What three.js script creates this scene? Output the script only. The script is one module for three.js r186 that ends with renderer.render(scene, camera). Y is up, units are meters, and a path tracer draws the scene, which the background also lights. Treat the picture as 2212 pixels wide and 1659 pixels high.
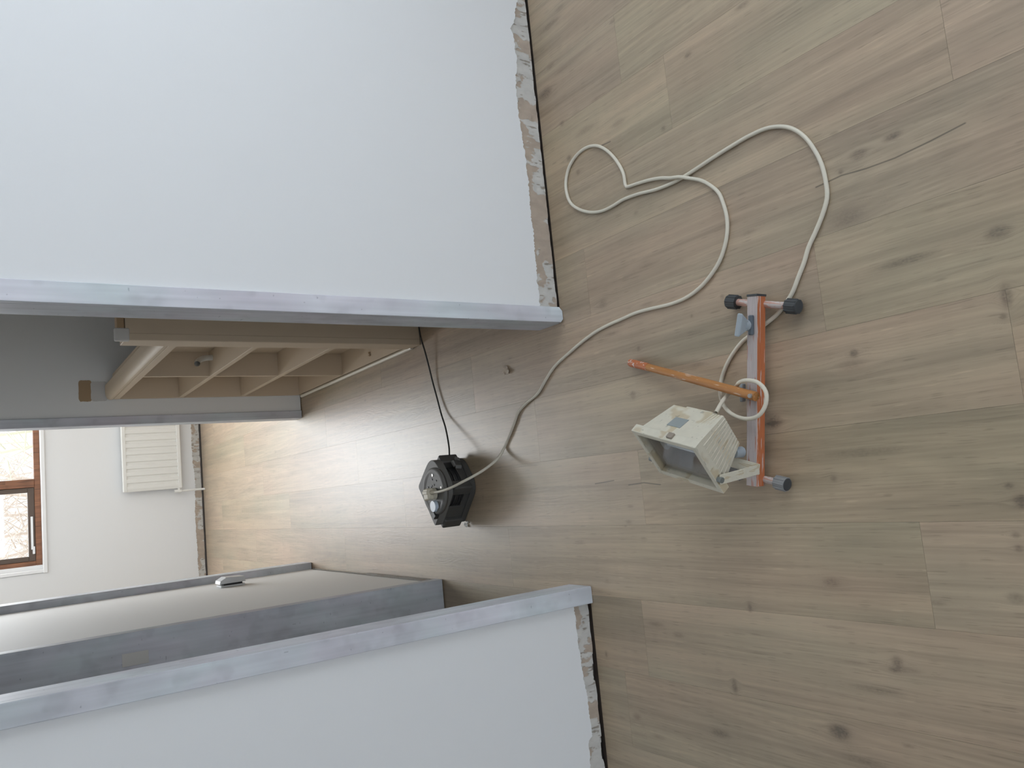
import * as THREE from 'three';
import { mergeGeometries } from 'three/addons/utils/BufferGeometryUtils.js';
import { RoundedBoxGeometry } from 'three/addons/geometries/RoundedBoxGeometry.js';
import { RectAreaLightUniformsLib } from 'three/addons/lights/RectAreaLightUniformsLib.js';

// ------------------------------------------------------------------ camera
const scene = new THREE.Scene();
const D2R = Math.PI / 180, FOCAL = 1747.12;                 // focal length in pixels of the 2212 x 1659 frame
const pitch = 34.39 * D2R, roll = -0.8817 * D2R, yaw = 8.1236 * D2R;
const camera = new THREE.PerspectiveCamera(2 * Math.atan(829.5 / FOCAL) / D2R, 2212 / 1659, 0.05, 100);
{
  const fwd = new THREE.Vector3(Math.sin(yaw) * Math.cos(pitch), -Math.sin(pitch), -Math.cos(yaw) * Math.cos(pitch));
  const rt = new THREE.Vector3(Math.cos(yaw), 0, Math.sin(yaw)), up = new THREE.Vector3().crossVectors(rt, fwd);
  const rt2 = rt.clone().multiplyScalar(Math.cos(roll)).addScaledVector(up, Math.sin(roll));
  camera.position.set(0, 1.5, 0);
  camera.up.copy(rt2);                                      // the phone was held on its side: the world's right is up in the frame
  camera.lookAt(camera.position.clone().add(fwd));
  camera.updateMatrixWorld();
}
const renderer = new THREE.WebGLRenderer({ antialias: true });
renderer.toneMapping = THREE.LinearToneMapping;
renderer.toneMappingExposure = 1.0;
renderer.shadowMap.enabled = true;

// ------------------------------------------------------------------ light: overcast sky and daylight through the windows
scene.background = new THREE.Color().setRGB(3.4, 3.55, 3.7);
RectAreaLightUniformsLib.init();
function daylight(name, pos, target, w, h, rgb, power) {
  const l = new THREE.RectAreaLight(new THREE.Color().setRGB(...rgb), power, w, h);
  l.name = name; l.position.set(...pos); l.lookAt(...target); scene.add(l);
  return l;
}
daylight('far_window_daylight', [0.55, 1.75, -6.37], [0.55, 1.75, 0], 1.55, 0.74, [0.95, 0.98, 1.01], 18.0);
daylight('side_window_daylight', [2.37, 1.5, -0.45], [0, 1.5, -0.45], 1.8, 1.3, [0.80, 0.93, 1.10], 1.65);
daylight('rear_window_daylight', [0.2, 1.5, 4.57], [0.2, 1.5, 0], 2.2, 1.3, [0.80, 0.93, 1.10], 5.4);

// ------------------------------------------------------------------ helpers
let seed = 12345;
const rnd = () => { seed = (seed * 1664525 + 1013904223) >>> 0; return seed / 4294967296; };
function hash(x, y, s) { let h = (Math.imul(x, 374761393) + Math.imul(y, 668265263) + Math.imul(s, 974634533)) | 0; h = Math.imul(h ^ (h >>> 13), 1274126177); return ((h ^ (h >>> 16)) >>> 0) / 4294967296; }
function vn(x, y, s) {
  const xi = Math.floor(x), yi = Math.floor(y); let fx = x - xi, fy = y - yi; fx = fx * fx * (3 - 2 * fx); fy = fy * fy * (3 - 2 * fy);
  const a = hash(xi, yi, s), b = hash(xi + 1, yi, s), c = hash(xi, yi + 1, s), d = hash(xi + 1, yi + 1, s);
  return a + (b - a) * fx + (c - a) * fy + (a - b - c + d) * fx * fy;
}
const fbm = (x, y, s, o = 3) => { let t = 0, a = 0.5, n = 0; for (let i = 0; i < o; i++) { t += a * vn(x, y, s + i * 17); n += a; a *= 0.5; x *= 2.03; y *= 2.03; } return t / n; };
const clamp = (x, a = 0, b = 1) => Math.min(b, Math.max(a, x));
const sm = (a, b, x) => { const t = clamp((x - a) / (b - a)); return t * t * (3 - 2 * t); };
const s8 = (c) => Math.round(255 * (c <= 0.0031308 ? 12.92 * c : 1.055 * Math.pow(clamp(c), 1 / 2.4) - 0.055));
const LUT = new Uint8Array(4097); for (let i = 0; i <= 4096; i++) LUT[i] = s8(i / 4096);
function texture(w, h, fn, color = true) {                  // fn(i, j) writes linear r g b (or one height) into out
  const data = new Uint8Array(w * h * 4), out = [0, 0, 0];
  for (let j = 0, k = 0; j < h; j++) for (let i = 0; i < w; i++, k += 4) {
    fn(i, j, out);
    if (color) { data[k] = LUT[clamp(out[0]) * 4096 | 0]; data[k + 1] = LUT[clamp(out[1]) * 4096 | 0]; data[k + 2] = LUT[clamp(out[2]) * 4096 | 0]; }
    else data[k] = data[k + 1] = data[k + 2] = clamp(out[0]) * 255;
    data[k + 3] = 255;
  }
  const t = new THREE.DataTexture(data, w, h); t.magFilter = THREE.LinearFilter; t.minFilter = THREE.LinearMipmapLinearFilter; t.generateMipmaps = true;
  t.wrapS = t.wrapT = THREE.RepeatWrapping; if (color) t.colorSpace = THREE.SRGBColorSpace; t.needsUpdate = true;
  return t;
}
const lin = (r, g, b) => new THREE.Color().setRGB(r, g, b);
const mat = (rgb, rough = 0.8, extra = {}) => new THREE.MeshStandardMaterial({ color: lin(...rgb), roughness: rough, ...extra });

const taken = {};
function numbered(n) { const k = taken[n] = (taken[n] ?? -1) + 1; return k ? n + '_' + String(k).padStart(3, '0') : n; }
function shadowed(o) { o.castShadow = o.receiveShadow = true; return o; }
function thing(name, label, category, pos = [0, 0, 0], group) {
  const g = new THREE.Group(); g.name = numbered(name); g.position.set(...pos); g.userData = { label, category };
  if (group) g.userData.group = group;
  scene.add(g); return g;
}
function struct(name, pos = [0, 0, 0], label) { const g = new THREE.Group(); g.name = name; g.position.set(...pos); g.userData = { kind: 'structure' }; if (label) g.userData.label = label; scene.add(g); return g; }
// geometry is given in world axes; the part is moved into its parent's frame (parents are only translated)
function part(parent, name, geo, material, label) {
  const p = new THREE.Vector3(); for (let o = parent; o && o !== scene; o = o.parent) p.add(o.position);
  const g = Array.isArray(geo) ? join(geo) : geo;
  g.translate(-p.x, -p.y, -p.z);
  const m = shadowed(new THREE.Mesh(g, material)); m.name = name; if (label) m.userData.label = label;
  parent.add(m); return m;
}
function join(list) { const l = list.map((g) => { const n = g.index ? g.toNonIndexed() : g; for (const k of Object.keys(n.attributes)) if (!['position', 'normal', 'uv'].includes(k)) n.deleteAttribute(k); return n; }); return l.length === 1 ? l[0] : mergeGeometries(l); }
// uv in metres from the face's own direction
function metric(geo, s = 1, turn = false) {
  const g = geo.index ? geo.toNonIndexed() : geo; const p = g.attributes.position, n = g.attributes.normal, uv = new Float32Array(p.count * 2);
  for (let i = 0; i < p.count; i++) {
    const ax = Math.abs(n.getX(i)), ay = Math.abs(n.getY(i)), az = Math.abs(n.getZ(i)); let u, v;
    if (az >= ax && az >= ay) { u = p.getX(i); v = p.getY(i); } else if (ax >= ay) { u = p.getZ(i); v = p.getY(i); } else { u = p.getX(i); v = p.getZ(i); }
    if (turn) [u, v] = [v, u];
    uv[2 * i] = u * s; uv[2 * i + 1] = v * s;
  }
  g.setAttribute('uv', new THREE.BufferAttribute(uv, 2)); return g;
}
const bx = (x0, x1, y0, y1, z0, z1) => { const g = new THREE.BoxGeometry(Math.abs(x1 - x0), Math.abs(y1 - y0), Math.abs(z1 - z0)); g.translate((x0 + x1) / 2, (y0 + y1) / 2, (z0 + z1) / 2); return g; };
const rbx = (x0, x1, y0, y1, z0, z1, r = 0.002, seg = 2) => { const g = new RoundedBoxGeometry(Math.abs(x1 - x0), Math.abs(y1 - y0), Math.abs(z1 - z0), seg, r); g.translate((x0 + x1) / 2, (y0 + y1) / 2, (z0 + z1) / 2); return g; };
const V = (x, y, z) => new THREE.Vector3(x, y, z);
function rod(a, b, r, r2 = r, seg = 20) {
  const d = b.clone().sub(a), g = new THREE.CylinderGeometry(r2, r, d.length(), seg);
  g.applyQuaternion(new THREE.Quaternion().setFromUnitVectors(V(0, 1, 0), d.clone().normalize())); g.translate((a.x + b.x) / 2, (a.y + b.y) / 2, (a.z + b.z) / 2); return g;
}
function frame(geo, o, u, v, w) { const m = new THREE.Matrix4().makeBasis(u, v, w); m.setPosition(o); geo.applyMatrix4(m); return geo; }
const cable = (pts, r, n = 6, rad = 10) => new THREE.TubeGeometry(new THREE.CatmullRomCurve3(pts.map((p) => V(...p)), false, 'centripetal'), pts.length * n, r, rad);

// ------------------------------------------------------------------ materials
const paint = mat([0.80, 0.805, 0.81], 0.75), ceilingPaint = mat([0.82, 0.82, 0.81], 0.9), hallPaint = mat([0.84, 0.84, 0.825], 0.7);
// white primer brushed over old trim: bluish and mauve patches showing through, brush streaks along the length
const primerTex = texture(256, 2048, (i, j, o) => {         // half a metre across, two and a half along the board
  const u = i / 256, v = j / 2048, st = fbm(u * 60, v * 9, 5, 3), big = fbm(u * 6, v * 16, 9, 3), hue = fbm(u * 5 + 9, v * 14, 21, 3), dab = sm(0.60, 0.82, fbm(u * 10, v * 46, 33, 3));
  const k = 0.60 + 0.12 * (st - 0.5) + 0.32 * (big - 0.5) - 0.06 * dab, h = (hue - 0.5) * 1.9;
  const fleck = vn(u * 40, v * 300, 71) > 0.972 ? 0.22 : 0;
  o[0] = k * (1.0 + 0.06 * h) - fleck; o[1] = k * (1.03 - 0.05 * h) - fleck; o[2] = k * 1.10 - fleck;
});
primerTex.repeat.set(2, 0.4);
const primer = new THREE.MeshStandardMaterial({ map: primerTex, roughness: 0.55 });
// old plaster left bare where a skirting board was torn off
const plasterHeight = (u, v) => 0.55 * fbm(u * 22, v * 22, 3, 4) + 0.45 * fbm(u * 90, v * 90, 8, 2);
const plasterTex = texture(1024, 512, (i, j, o) => {
  const u = i / 512, v = j / 512, a = fbm(u * 9, v * 14, 41, 4), b = fbm(u * 30, v * 34, 51, 3), fill = sm(0.41, 0.46, a + 0.35 * (b - 0.5)), pit = sm(0.62, 0.74, fbm(u * 60, v * 34, 61, 3)), t = 0.9 + 0.25 * (b - 0.5);
  o[0] = t * (0.50 + 0.12 * fill) * (1 - 0.45 * pit * fill); o[1] = t * (0.41 + 0.19 * fill) * (1 - 0.5 * pit * fill); o[2] = t * (0.33 + 0.23 * fill) * (1 - 0.55 * pit * fill);
});
const plasterBump = texture(1024, 512, (i, j, o) => { const u = i / 512, v = j / 512, a = fbm(u * 9, v * 14, 41, 4), b = fbm(u * 30, v * 34, 51, 3); o[0] = 0.35 * sm(0.41, 0.46, a + 0.35 * (b - 0.5)) + 0.55 * fbm(u * 50, v * 50, 91, 3); }, false);
const plaster = new THREE.MeshStandardMaterial({ map: plasterTex, bumpMap: plasterBump, bumpScale: 0.003, roughness: 0.95 });
const screed = mat([0.10, 0.075, 0.06], 0.95);
const cream = mat([0.64, 0.52, 0.38], 0.6), brownBare = mat([0.42, 0.29, 0.17], 0.8), filler = mat([0.66, 0.64, 0.61], 0.9);
const wood = (() => {
  const t = texture(256, 512, (i, j, o) => { const u = i / 256, v = j / 512, k = 0.75 + 0.6 * (fbm(u * 40, v * 3, 15, 3) - 0.5) + 0.4 * (fbm(u * 5, v * 4, 25, 2) - 0.5); o[0] = 0.30 * k; o[1] = 0.125 * k; o[2] = 0.06 * k; });
  return new THREE.MeshStandardMaterial({ map: t, roughness: 0.45 });
})();
const darkSash = mat([0.10, 0.068, 0.05], 0.5), whiteGloss = mat([0.86, 0.86, 0.86], 0.35);
const glass = new THREE.MeshPhysicalMaterial({ color: lin(0.97, 0.98, 0.98), roughness: 0.02, transmission: 1, thickness: 0, ior: 1.5, transparent: false });

// ------------------------------------------------------------------ floor: laminate boards, each one a mesh
const PITCH = 0.1985, X0 = -0.153, LEN = 1.41, GAP = 0.00018;
// knots seen in the photograph: x, z, size across (m), size along, strength, reddish share
const knots = [[1.357, -1.782, .010, .05, .5, .2], [1.381, -1.73, .008, .02, .3, .2], [1.233, -1.803, .008, .02, .4, .4], [1.162, -1.839, .018, .035, .75, .3], [1.222, -1.517, .007, .012, .4, .2], [0.997, -1.271, .007, .012, .6, .1], [1.028, -1.095, .007, .02, .5, .3], [1.038, -1.777, .008, .012, .55, .6], [0.975, -1.676, .012, .05, .35, .4], [0.924, -1.762, .010, .012, .6, .2], [0.868, -1.728, .008, .01, .5, .2], [0.937, -1.541, .012, .03, .3, .2], [0.853, -1.38, .007, .008, .5, .2], [0.587, -0.798, .008, .02, .75, .4], [0.58, -0.872, .011, .02, .6, .5], [0.56, -0.915, .005, .006, .7, .1], [0.463, -0.917, .022, .04, .45, .4], [0.345, -0.641, .013, .022, .7, .3], [0.342, -0.811, .008, .06, .6, .1], [0.232, -0.645, .022, .01, .7, .3], [0.199, -0.655, .006, .006, .5, .1], [0.187, -0.945, .008, .010, .8, .1], [0.163, -0.955, .014, .03, .3, .8], [0.072, -1.163, .018, .024, .75, .2], [-0.062, -1.031, .007, .008, .5, .2], [-0.013, -0.954, .010, .11, .35, 0], [-0.093, -0.692, .006, .008, .6, .2], [-0.12, -0.676, .012, .014, .8, .3], [-0.177, -0.694, .006, .008, .5, .2], [-0.2, -0.693, .006, .008, .6, .3], [-0.276, -1.071, .010, .02, .5, .7], [-0.423, -0.949, .012, .012, .65, .3], [-0.439, -0.957, .005, .012, .5, .2], [-0.583, -1.101, .016, .026, 1, .1], [-0.483, -1.003, .007, .06, .45, 0], [-0.285, -0.71, .010, .016, .5, .1], [-0.63, -1.052, .008, .05, .5, .1], [-0.344, -1.296, .011, .007, .65, .5], [-0.411, -1.617, .008, .03, .35, .1], [-0.431, -1.538, .007, .02, .3, .2], [-0.531, -1.371, .016, .008, .7, .1], [-0.651, -1.434, .010, .03, .6, .1], [-0.665, -1.729, .010, .016, .4, .8], [-0.514, -1.832, .008, .005, .5, .1], [0.464, -1.684, .014, .018, .4, .2], [0.439, -1.868, .006, .006, .45, .2], [0.313, -1.562, .007, .007, .5, .2], [0.194, -1.604, .011, .011, .5, .2], [0.358, -1.363, .004, .004, .5, .1]];
// open cracks along the grain: polylines x, z
const cracks = [[[0.549, -0.975], [0.552, -0.915], [0.546, -0.86], [0.544, -0.80], [0.549, -0.73], [0.556, -0.665]], [[0.905, -1.63], [0.90, -1.58]], [[-0.045, -1.66], [-0.042, -1.60], [-0.05, -1.54]], [[-0.035, -1.80], [-0.03, -1.72]]];
const segDist = (x, z, a, b) => { const dx = b[0] - a[0], dz = b[1] - a[1], t = clamp(((x - a[0]) * dx + (z - a[1]) * dz) / (dx * dx + dz * dz)); return Math.hypot(x - a[0] - t * dx, (z - a[1] - t * dz) * 0.6); };
function boardTexture(x0, x1, z0, z1, id, W = 256, H = 1024, withFeatures = true) {
  const ks = withFeatures ? knots.filter((k) => k[0] > x0 - 0.06 && k[0] < x1 + 0.06 && k[1] > z0 - 0.25 && k[1] < z1 + 0.25) : [];
  const cs = withFeatures ? cracks.filter((c) => c[0][0] > x0 - 0.02 && c[0][0] < x1 + 0.02) : [];
  const toneK = 0.97 + 0.10 * (hash(id, 3, 7) - 0.5), warm = hash(id, 5, 11) - 0.5, cath = hash(id, 9, 13);
  const wisps = []; for (let n = 0; n < 6; n++) wisps.push([x0 + hash(id, n, 51) * (x1 - x0), z0 + hash(id, n, 52) * (z1 - z0), 0.003 + 0.004 * hash(id, n, 53), 0.004 + 0.03 * hash(id, n, 54), 0.12 + 0.25 * hash(id, n, 55), 0.3]);
  const all = ks.concat(wisps), h = (z1 - z0) / H, w = (x1 - x0) / W;
  return texture(W, H, (i, j, o) => {
    const x = x0 + (i + 0.5) * w, z = z0 + (j + 0.5) * h; let bend = 0, dark = 0, red = 0;
    for (const k of all) {
      const dx = x - k[0], dz = z - k[1]; if (Math.abs(dz) > k[3] * 5 + 0.02 || Math.abs(dx) > k[2] * 5) continue;
      const e = (dx / k[2]) ** 2 + (dz / k[3]) ** 2, g = Math.exp(-e * 0.35);
      bend += Math.sign(dx) * k[2] * 0.8 * g; const n = vn(x * 400, z * 260, id) * 0.7 + 0.65, c = Math.exp(-(e ** 1.6) * 1.3) * n;
      dark += k[4] * (0.85 * c + 0.20 * g); red += k[5] * k[4] * (c + g * 0.7);
    }
    const bw = 0.012 * (fbm(x * 9, z * 2.2, id + 31, 2) - 0.5), gx = x - bend + bw;
    const g1 = fbm(gx * 70, z * 1.6, id, 3), g2 = vn(gx * 330, z * 7, id + 3), g3 = vn(gx * 800, z * 24, id + 5), broad = fbm(gx * 14, z * 1.3, id + 7, 3), hue = fbm(gx * 7, z * 2.4, id + 9, 3) - 0.5, blot = fbm(x * 16, z * 7, id + 15, 3);
    let k = toneK * (1 + 0.34 * (g1 - 0.5) + 0.15 * (g2 - 0.5) + 0.42 * (broad - 0.5) + 0.16 * (blot - 0.5));
    if (cath > 0.55) { const c = x - (x0 + x1) / 2, r = Math.sin((z * 9 + c * c * 900 + 7 * fbm(gx * 10, z * 2, id + 19, 2)) * 3.2); k *= 1 + 0.035 * r; }
    k *= 1 - 0.22 * sm(0.78, 0.95, g3); k *= 1 + 0.16 * sm(0.86, 0.98, vn(gx * 520 + 40, z * 15, id + 23));
    dark = Math.min(dark, 1); k *= 1 - 0.62 * dark; red = Math.min(red, 0.8);
    if (cs.length) { let dd = 1; for (const c of cs) for (let n = 0; n + 1 < c.length; n++) dd = Math.min(dd, segDist(x, z, c[n], c[n + 1])); if (dd < 0.004) k *= 1 - 0.62 * (1 - sm(0.0005, 0.0024, dd)); }
    const hh = hue * 0.25 + warm * 0.05 + red * 0.12;
    o[0] = 0.395 * k * (1 + hh * 0.45); o[1] = 0.305 * k * (1 - hh * 0.22); o[2] = 0.206 * k * (1 - hh * 0.15 + 0.05 * warm);
  });
}
const boardBump = [0, 1, 2].map((n) => texture(256, 1024, (i, j, o) => {
  const x = i / 256 * 0.2, z = j / 1024 * 1.41, b = 0.02 * (fbm(x * 16, z * 3, 200 + n, 3) - 0.5), gx = x + b, c = gx - 0.1;
  const rings = Math.sin((c * c * 520 * Math.sign(1) + z * 6 + 9 * fbm(gx * 22, z * 3.2, 230 + n, 3)) * 6.5), zone = sm(0.5, 0.66, fbm(x * 12, z * 2.6, 260 + n, 2));
  o[0] = 0.5 + 0.24 * rings * zone - 0.20 * sm(0.72, 0.9, vn(gx * 620, z * 16, 240 + n)) + 0.16 * (vn(gx * 260, z * 5, 250 + n) - 0.5);
}, false));
const floor = struct('floor', [0, 0, 0], 'pale oak laminate boards running towards the window');
part(floor, 'screed', bx(-3.3, 2.5, -0.06, -0.009, -6.44, 4.7), screed);
{
  const cuts = [[-3.3, -0.345, -1.975, -1.8770], [0.472, 2.5, -1.975, -1.8795]];
  const joints = { '-4': -1.1, '-3': -0.35, '-2': -1.663, '-1': -0.862, '0': -0.2, '1': -3.465 + 1.41, '2': -1.0, '3': -0.33, '4': -0.672, '5': -1.35, '6': -0.1, '7': -0.8 };
  const shared = [0, 1, 2, 3, 4, 5].map((n) => new THREE.MeshPhysicalMaterial({ clearcoat: 0.55, clearcoatRoughness: 0.5, map: boardTexture(n * 3, n * 3 + PITCH, 0, LEN, 500 + n, 128, 768, false), bumpMap: boardBump[n % 3], bumpScale: 0.00018, roughness: 0.40 }));
  let id = 1;
  for (let c = -15; c <= 13; c++) {
    const xa = Math.max(-3.28, X0 + c * PITCH) + GAP, xb = Math.min(2.48, X0 + (c + 1) * PITCH) - GAP; if (xb - xa < 0.02) continue;
    let z = (joints[c] ?? -((c * 0.53) % 1.41 + 1.41) % 1.41) + 6 * LEN; while (z - LEN > 4.58) z -= LEN;
    for (; z > -6.33; z -= LEN) {
      const zFull0 = z - LEN, z1 = Math.min(z, 4.58) - GAP, z0 = Math.max(z - LEN, -6.335) + GAP; if (z1 - z0 < 0.03) continue;
      let rects = [[xa, xb, z0, z1]];
      for (const [cx0, cx1, cz0, cz1] of cuts) rects = rects.flatMap(([a, b, p, q]) => {
        if (b <= cx0 || a >= cx1 || q <= cz0 || p >= cz1) return [[a, b, p, q]];
        const r = []; if (p < cz0) r.push([a, b, p, cz0]); if (q > cz1) r.push([a, b, cz1, q]);
        const m0 = Math.max(p, cz0), m1 = Math.min(q, cz1); if (a < cx0) r.push([a, cx0, m0, m1]); if (b > cx1) r.push([cx1, b, m0, m1]); return r;
      });
      const near = xb > -1.1 && xa < 1.65 && z1 > -4.3 && z0 < -0.35 && !(xa > 0.6 && z1 < -2);
      const m = near ? new THREE.MeshPhysicalMaterial({ clearcoat: 0.55, clearcoatRoughness: 0.5, map: boardTexture(xa, xb, zFull0, z, id, 256, 1024), bumpMap: boardBump[id % 3], bumpScale: 0.00018, roughness: 0.40 }) : shared[(id * 7) % 6];
      id++;
      const g = join(rects.map(([a, b, p, q]) => bx(a, b, -0.008, 0, p, q))), P = g.attributes.position, uv = g.attributes.uv;
      for (let i = 0; i < P.count; i++) uv.setXY(i, (P.getX(i) - xa) / (xb - xa), (P.getZ(i) - zFull0) / LEN);
      part(floor, 'floor_board', g, m);
    }
  }
}

// ------------------------------------------------------------------ walls, ceiling, trim
const CEIL = 2.5;
// a sheet of wall paint whose torn lower edge leaves a bare band above the floor
function paintSheet(pts, top, z, thick, jag, s) {           // pts: [x, y] along the lower edge, ordered by x
  const edge = [];
  for (let i = 0; i + 1 < pts.length; i++) { const [a, b] = [pts[i], pts[i + 1]], n = Math.max(1, Math.round((b[0] - a[0]) / 0.0025)); for (let k = 0; k < n; k++) { const x = a[0] + (b[0] - a[0]) * k / n; edge.push([x, a[1] + (b[1] - a[1]) * k / n + jag * (fbm(x * 45, 0.3, s, 4) - 0.5) * 3 + jag * 1.3 * (vn(x * 230, 2.1, s + 4) - 0.5)]); } }
  edge.push(pts[pts.length - 1]);
  const sh = new THREE.Shape(); edge.forEach(([x, y], i) => (i ? sh.lineTo(x, y) : sh.moveTo(x, y))); sh.lineTo(edge[edge.length - 1][0], top); sh.lineTo(edge[0][0], top); sh.closePath();
  const g = new THREE.ExtrudeGeometry(sh, { depth: thick, bevelEnabled: false }); g.translate(0, 0, z); return metric(g);
}
// rough plaster band standing behind the torn paint
function plasterBand(x0, x1, y0, y1, z, amp, s) {
  const g = new THREE.PlaneGeometry(x1 - x0, y1 - y0, Math.round((x1 - x0) / 0.004), 20); g.translate((x0 + x1) / 2, (y0 + y1) / 2, z);
  const p = g.attributes.position; for (let i = 0; i < p.count; i++) { const x = p.getX(i), y = p.getY(i); p.setZ(i, z + amp * (fbm(x * 40, y * 60, s, 3) - 0.6)); if (y < y0 + 0.003) p.setY(i, y0 + 0.006 * fbm(x * 30, 1.7, s + 3, 3) * (vn(x * 9, 4.2, s) > 0.72 ? 3 : 1)); }
  g.computeVertexNormals(); return metric(g);
}
const wallFront = struct('wall_front');
part(wallFront, 'plaster', metric(join([bx(-3.3, -0.339, 0.014, CEIL, -1.966, -1.8855), bx(0.468, 2.5, 0.014, CEIL, -1.966, -1.8855)]), 1), paint);
part(wallFront, 'bare_plaster', plasterBand(0.468, 2.5, 0.003, 0.11, -1.8832, 0.003, 11), plaster, 'bare plaster band where the skirting was torn off');
part(wallFront, 'bare_plaster', plasterBand(-3.3, -0.332, 0.004, 0.11, -1.8832, 0.003, 12), plaster, 'bare plaster band where the skirting was torn off');
part(wallFront, 'wall_paint', paintSheet([[0.469, 0.074], [0.502, 0.073], [0.56, 0.073], [0.644, 0.071], [0.759, 0.071], [0.875, 0.069], [0.99, 0.071], [1.022, 0.074], [1.094, 0.081], [1.184, 0.079], [1.277, 0.066], [1.36, 0.068], [1.378, 0.077], [1.40, 0.064], [1.483, 0.040], [1.7, 0.05], [2.5, 0.06]], CEIL, -1.8825, 0.0025, 0.0035, 5), paint);
part(wallFront, 'wall_paint', paintSheet([[-3.3, 0.06], [-1.2, 0.055], [-0.816, 0.061], [-0.744, 0.056], [-0.735, 0.044], [-0.721, 0.043], [-0.626, 0.046], [-0.542, 0.054], [-0.474, 0.058], [-0.375, 0.060], [-0.333, 0.060]], CEIL, -1.8825, 0.0025, 0.0025, 6), paint);

const ceiling = struct('ceiling');
part(ceiling, 'plaster', bx(-3.4, 2.6, CEIL, CEIL + 0.12, -6.5, 4.8), ceilingPaint);
const boxWall = (name, geos, m = paint) => part(struct(name), 'plaster', metric(join(geos)), m);
boxWall('wall_right', [bx(2.4, 2.52, 0, 0.85, -1.88, 4.7), bx(2.4, 2.52, 2.15, CEIL, -1.88, 4.7), bx(2.4, 2.52, 0.85, 2.15, -1.88, -1.35), bx(2.4, 2.52, 0.85, 2.15, 0.45, 4.7)]);
boxWall('wall_back', [bx(-3.3, 2.5, 0, 0.85, 4.6, 4.72), bx(-3.3, 2.5, 2.15, CEIL, 4.6, 4.72), bx(-3.3, -0.9, 0.85, 2.15, 4.6, 4.72), bx(1.3, 2.5, 0.85, 2.15, 4.6, 4.72)]);
boxWall('wall_left', [bx(-3.42, -3.3, 0, CEIL, -1.97, 4.7)]);
// hall: open to the left behind the door frame, a stair landing to the right behind the shelves
boxWall('wall_hall_left', [bx(-0.46, -0.36, 0.012, CEIL, -4.14, -2.765), bx(-2.1, -0.46, 0, CEIL, -2.90, -2.80)], hallPaint);
boxWall('wall_landing', [bx(1.9, 2.0, 0, CEIL, -4.14, -1.966), bx(-2.1, -2.0, 0, CEIL, -2.9, -1.966)], hallPaint);
boxWall('wall_hall_end', [bx(0.43, 2.5, 0.004, CEIL, -4.235, -4.145), bx(-2.6, -0.362, 0, CEIL, -4.235, -4.14)], hallPaint);
boxWall('wall_far_left', [bx(-2.7, -2.6, 0, CEIL, -6.45, -4.14)]);
boxWall('wall_far_right', [bx(2.4, 2.5, 0, CEIL, -6.45, -4.235)]);
const WZ = -6.345, WX0 = -0.30, WX1 = 1.42, WY0 = 1.035, WY1 = 2.15;
const wallFar = struct('wall_far');
part(wallFar, 'plaster', metric(join([bx(-2.7, 2.5, 0.012, WY0 - 0.01, -6.55, WZ - 0.004), bx(-2.7, 2.5, WY1, CEIL, -6.55, WZ), bx(-2.7, WX0, WY0 - 0.01, WY1, -6.55, WZ - 0.004), bx(WX1, 2.5, WY0 - 0.01, WY1, -6.55, WZ - 0.004)])), paint);
part(wallFar, 'bare_plaster', plasterBand(-2.6, 2.4, 0.008, 0.085, WZ - 0.002, 0.002, 14), plaster, 'bare plaster band under the far window');
part(wallFar, 'wall_paint', paintSheet([[-2.6, 0.06], [-0.475, 0.059], [-0.334, 0.062], [-0.165, 0.064], [0.005, 0.062], [0.209, 0.056], [0.348, 0.063], [0.486, 0.067], [0.643, 0.062], [2.4, 0.06]], WY0 - 0.012, WZ - 0.003, 0.003, 0.004, 7), paint);
part(wallFar, 'wall_paint', metric(join([bx(-2.7, WX0 - 0.02, WY0 - 0.012, CEIL, WZ - 0.003, WZ), bx(WX1 + 0.02, 2.5, WY0 - 0.012, CEIL, WZ - 0.003, WZ)])), paint);

// door linings and corner boards, primed
function trim(n, geos, label) { const t = struct('trim_' + n, [0, 0, 0], label); return part(t, 'board', metric(join(geos), 1), primer); }
function chamferBoard(x0, x1, y1, z0, z1, c0, c1) {         // upright board seen from the front, its lower corners cut off
  const s = new THREE.Shape(); s.moveTo(x0 + c0, 0.001); s.lineTo(x1 - c1, 0.001); s.lineTo(x1, c1 * 0.9 + 0.001); s.lineTo(x1, y1); s.lineTo(x0, y1); s.lineTo(x0, c0 * 0.9 + 0.001); s.closePath();
  const g = new THREE.ExtrudeGeometry(s, { depth: z1 - z0 - 0.004, bevelEnabled: true, bevelThickness: 0.002, bevelSize: 0.0015, bevelOffset: -0.0015, bevelSegments: 2 }); g.translate(0, 0, z0 + 0.002); return g;
}
trim(1, [chamferBoard(0.4505, 0.4975, CEIL - 0.004, -1.8855, -1.866, 0.010, 0.012), rbx(0.4505, 0.469, 0.002, CEIL - 0.004, -1.988, -1.8857, 0.002)], 'white primed door lining on the wall beside the shelves');
trim(2, [chamferBoard(-0.374, -0.3255, CEIL - 0.004, -1.8855, -1.866, 0.002, 0.003), rbx(-0.340, -0.3255, 0.002, CEIL - 0.004, -1.968, -1.8857, 0.002)], 'white primed door lining on the wall opposite the shelves');
trim(3, [rbx(-0.47, -0.347, 0.004, CEIL - 0.01, -2.766, -2.748, 0.002), rbx(-0.361, -0.347, 0.004, CEIL - 0.01, -2.80, -2.7662, 0.002)], 'grey primed board on the end of the hall wall');
trim(4, [rbx(-0.366, -0.326, 0.003, CEIL - 0.004, -4.166, -4.139, 0.003), rbx(-0.336, -0.326, 0.003, CEIL - 0.004, -4.25, -4.1662, 0.003)], 'primed corner strip beyond the wall socket');
trim(5, [rbx(0.4265, 0.468, 0.002, CEIL - 0.004, -4.151, -4.138, 0.003), rbx(0.4265, 0.436, 0.002, CEIL - 0.004, -4.245, -4.1512, 0.003)], 'primed corner strip at the end of the shelves');
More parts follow.
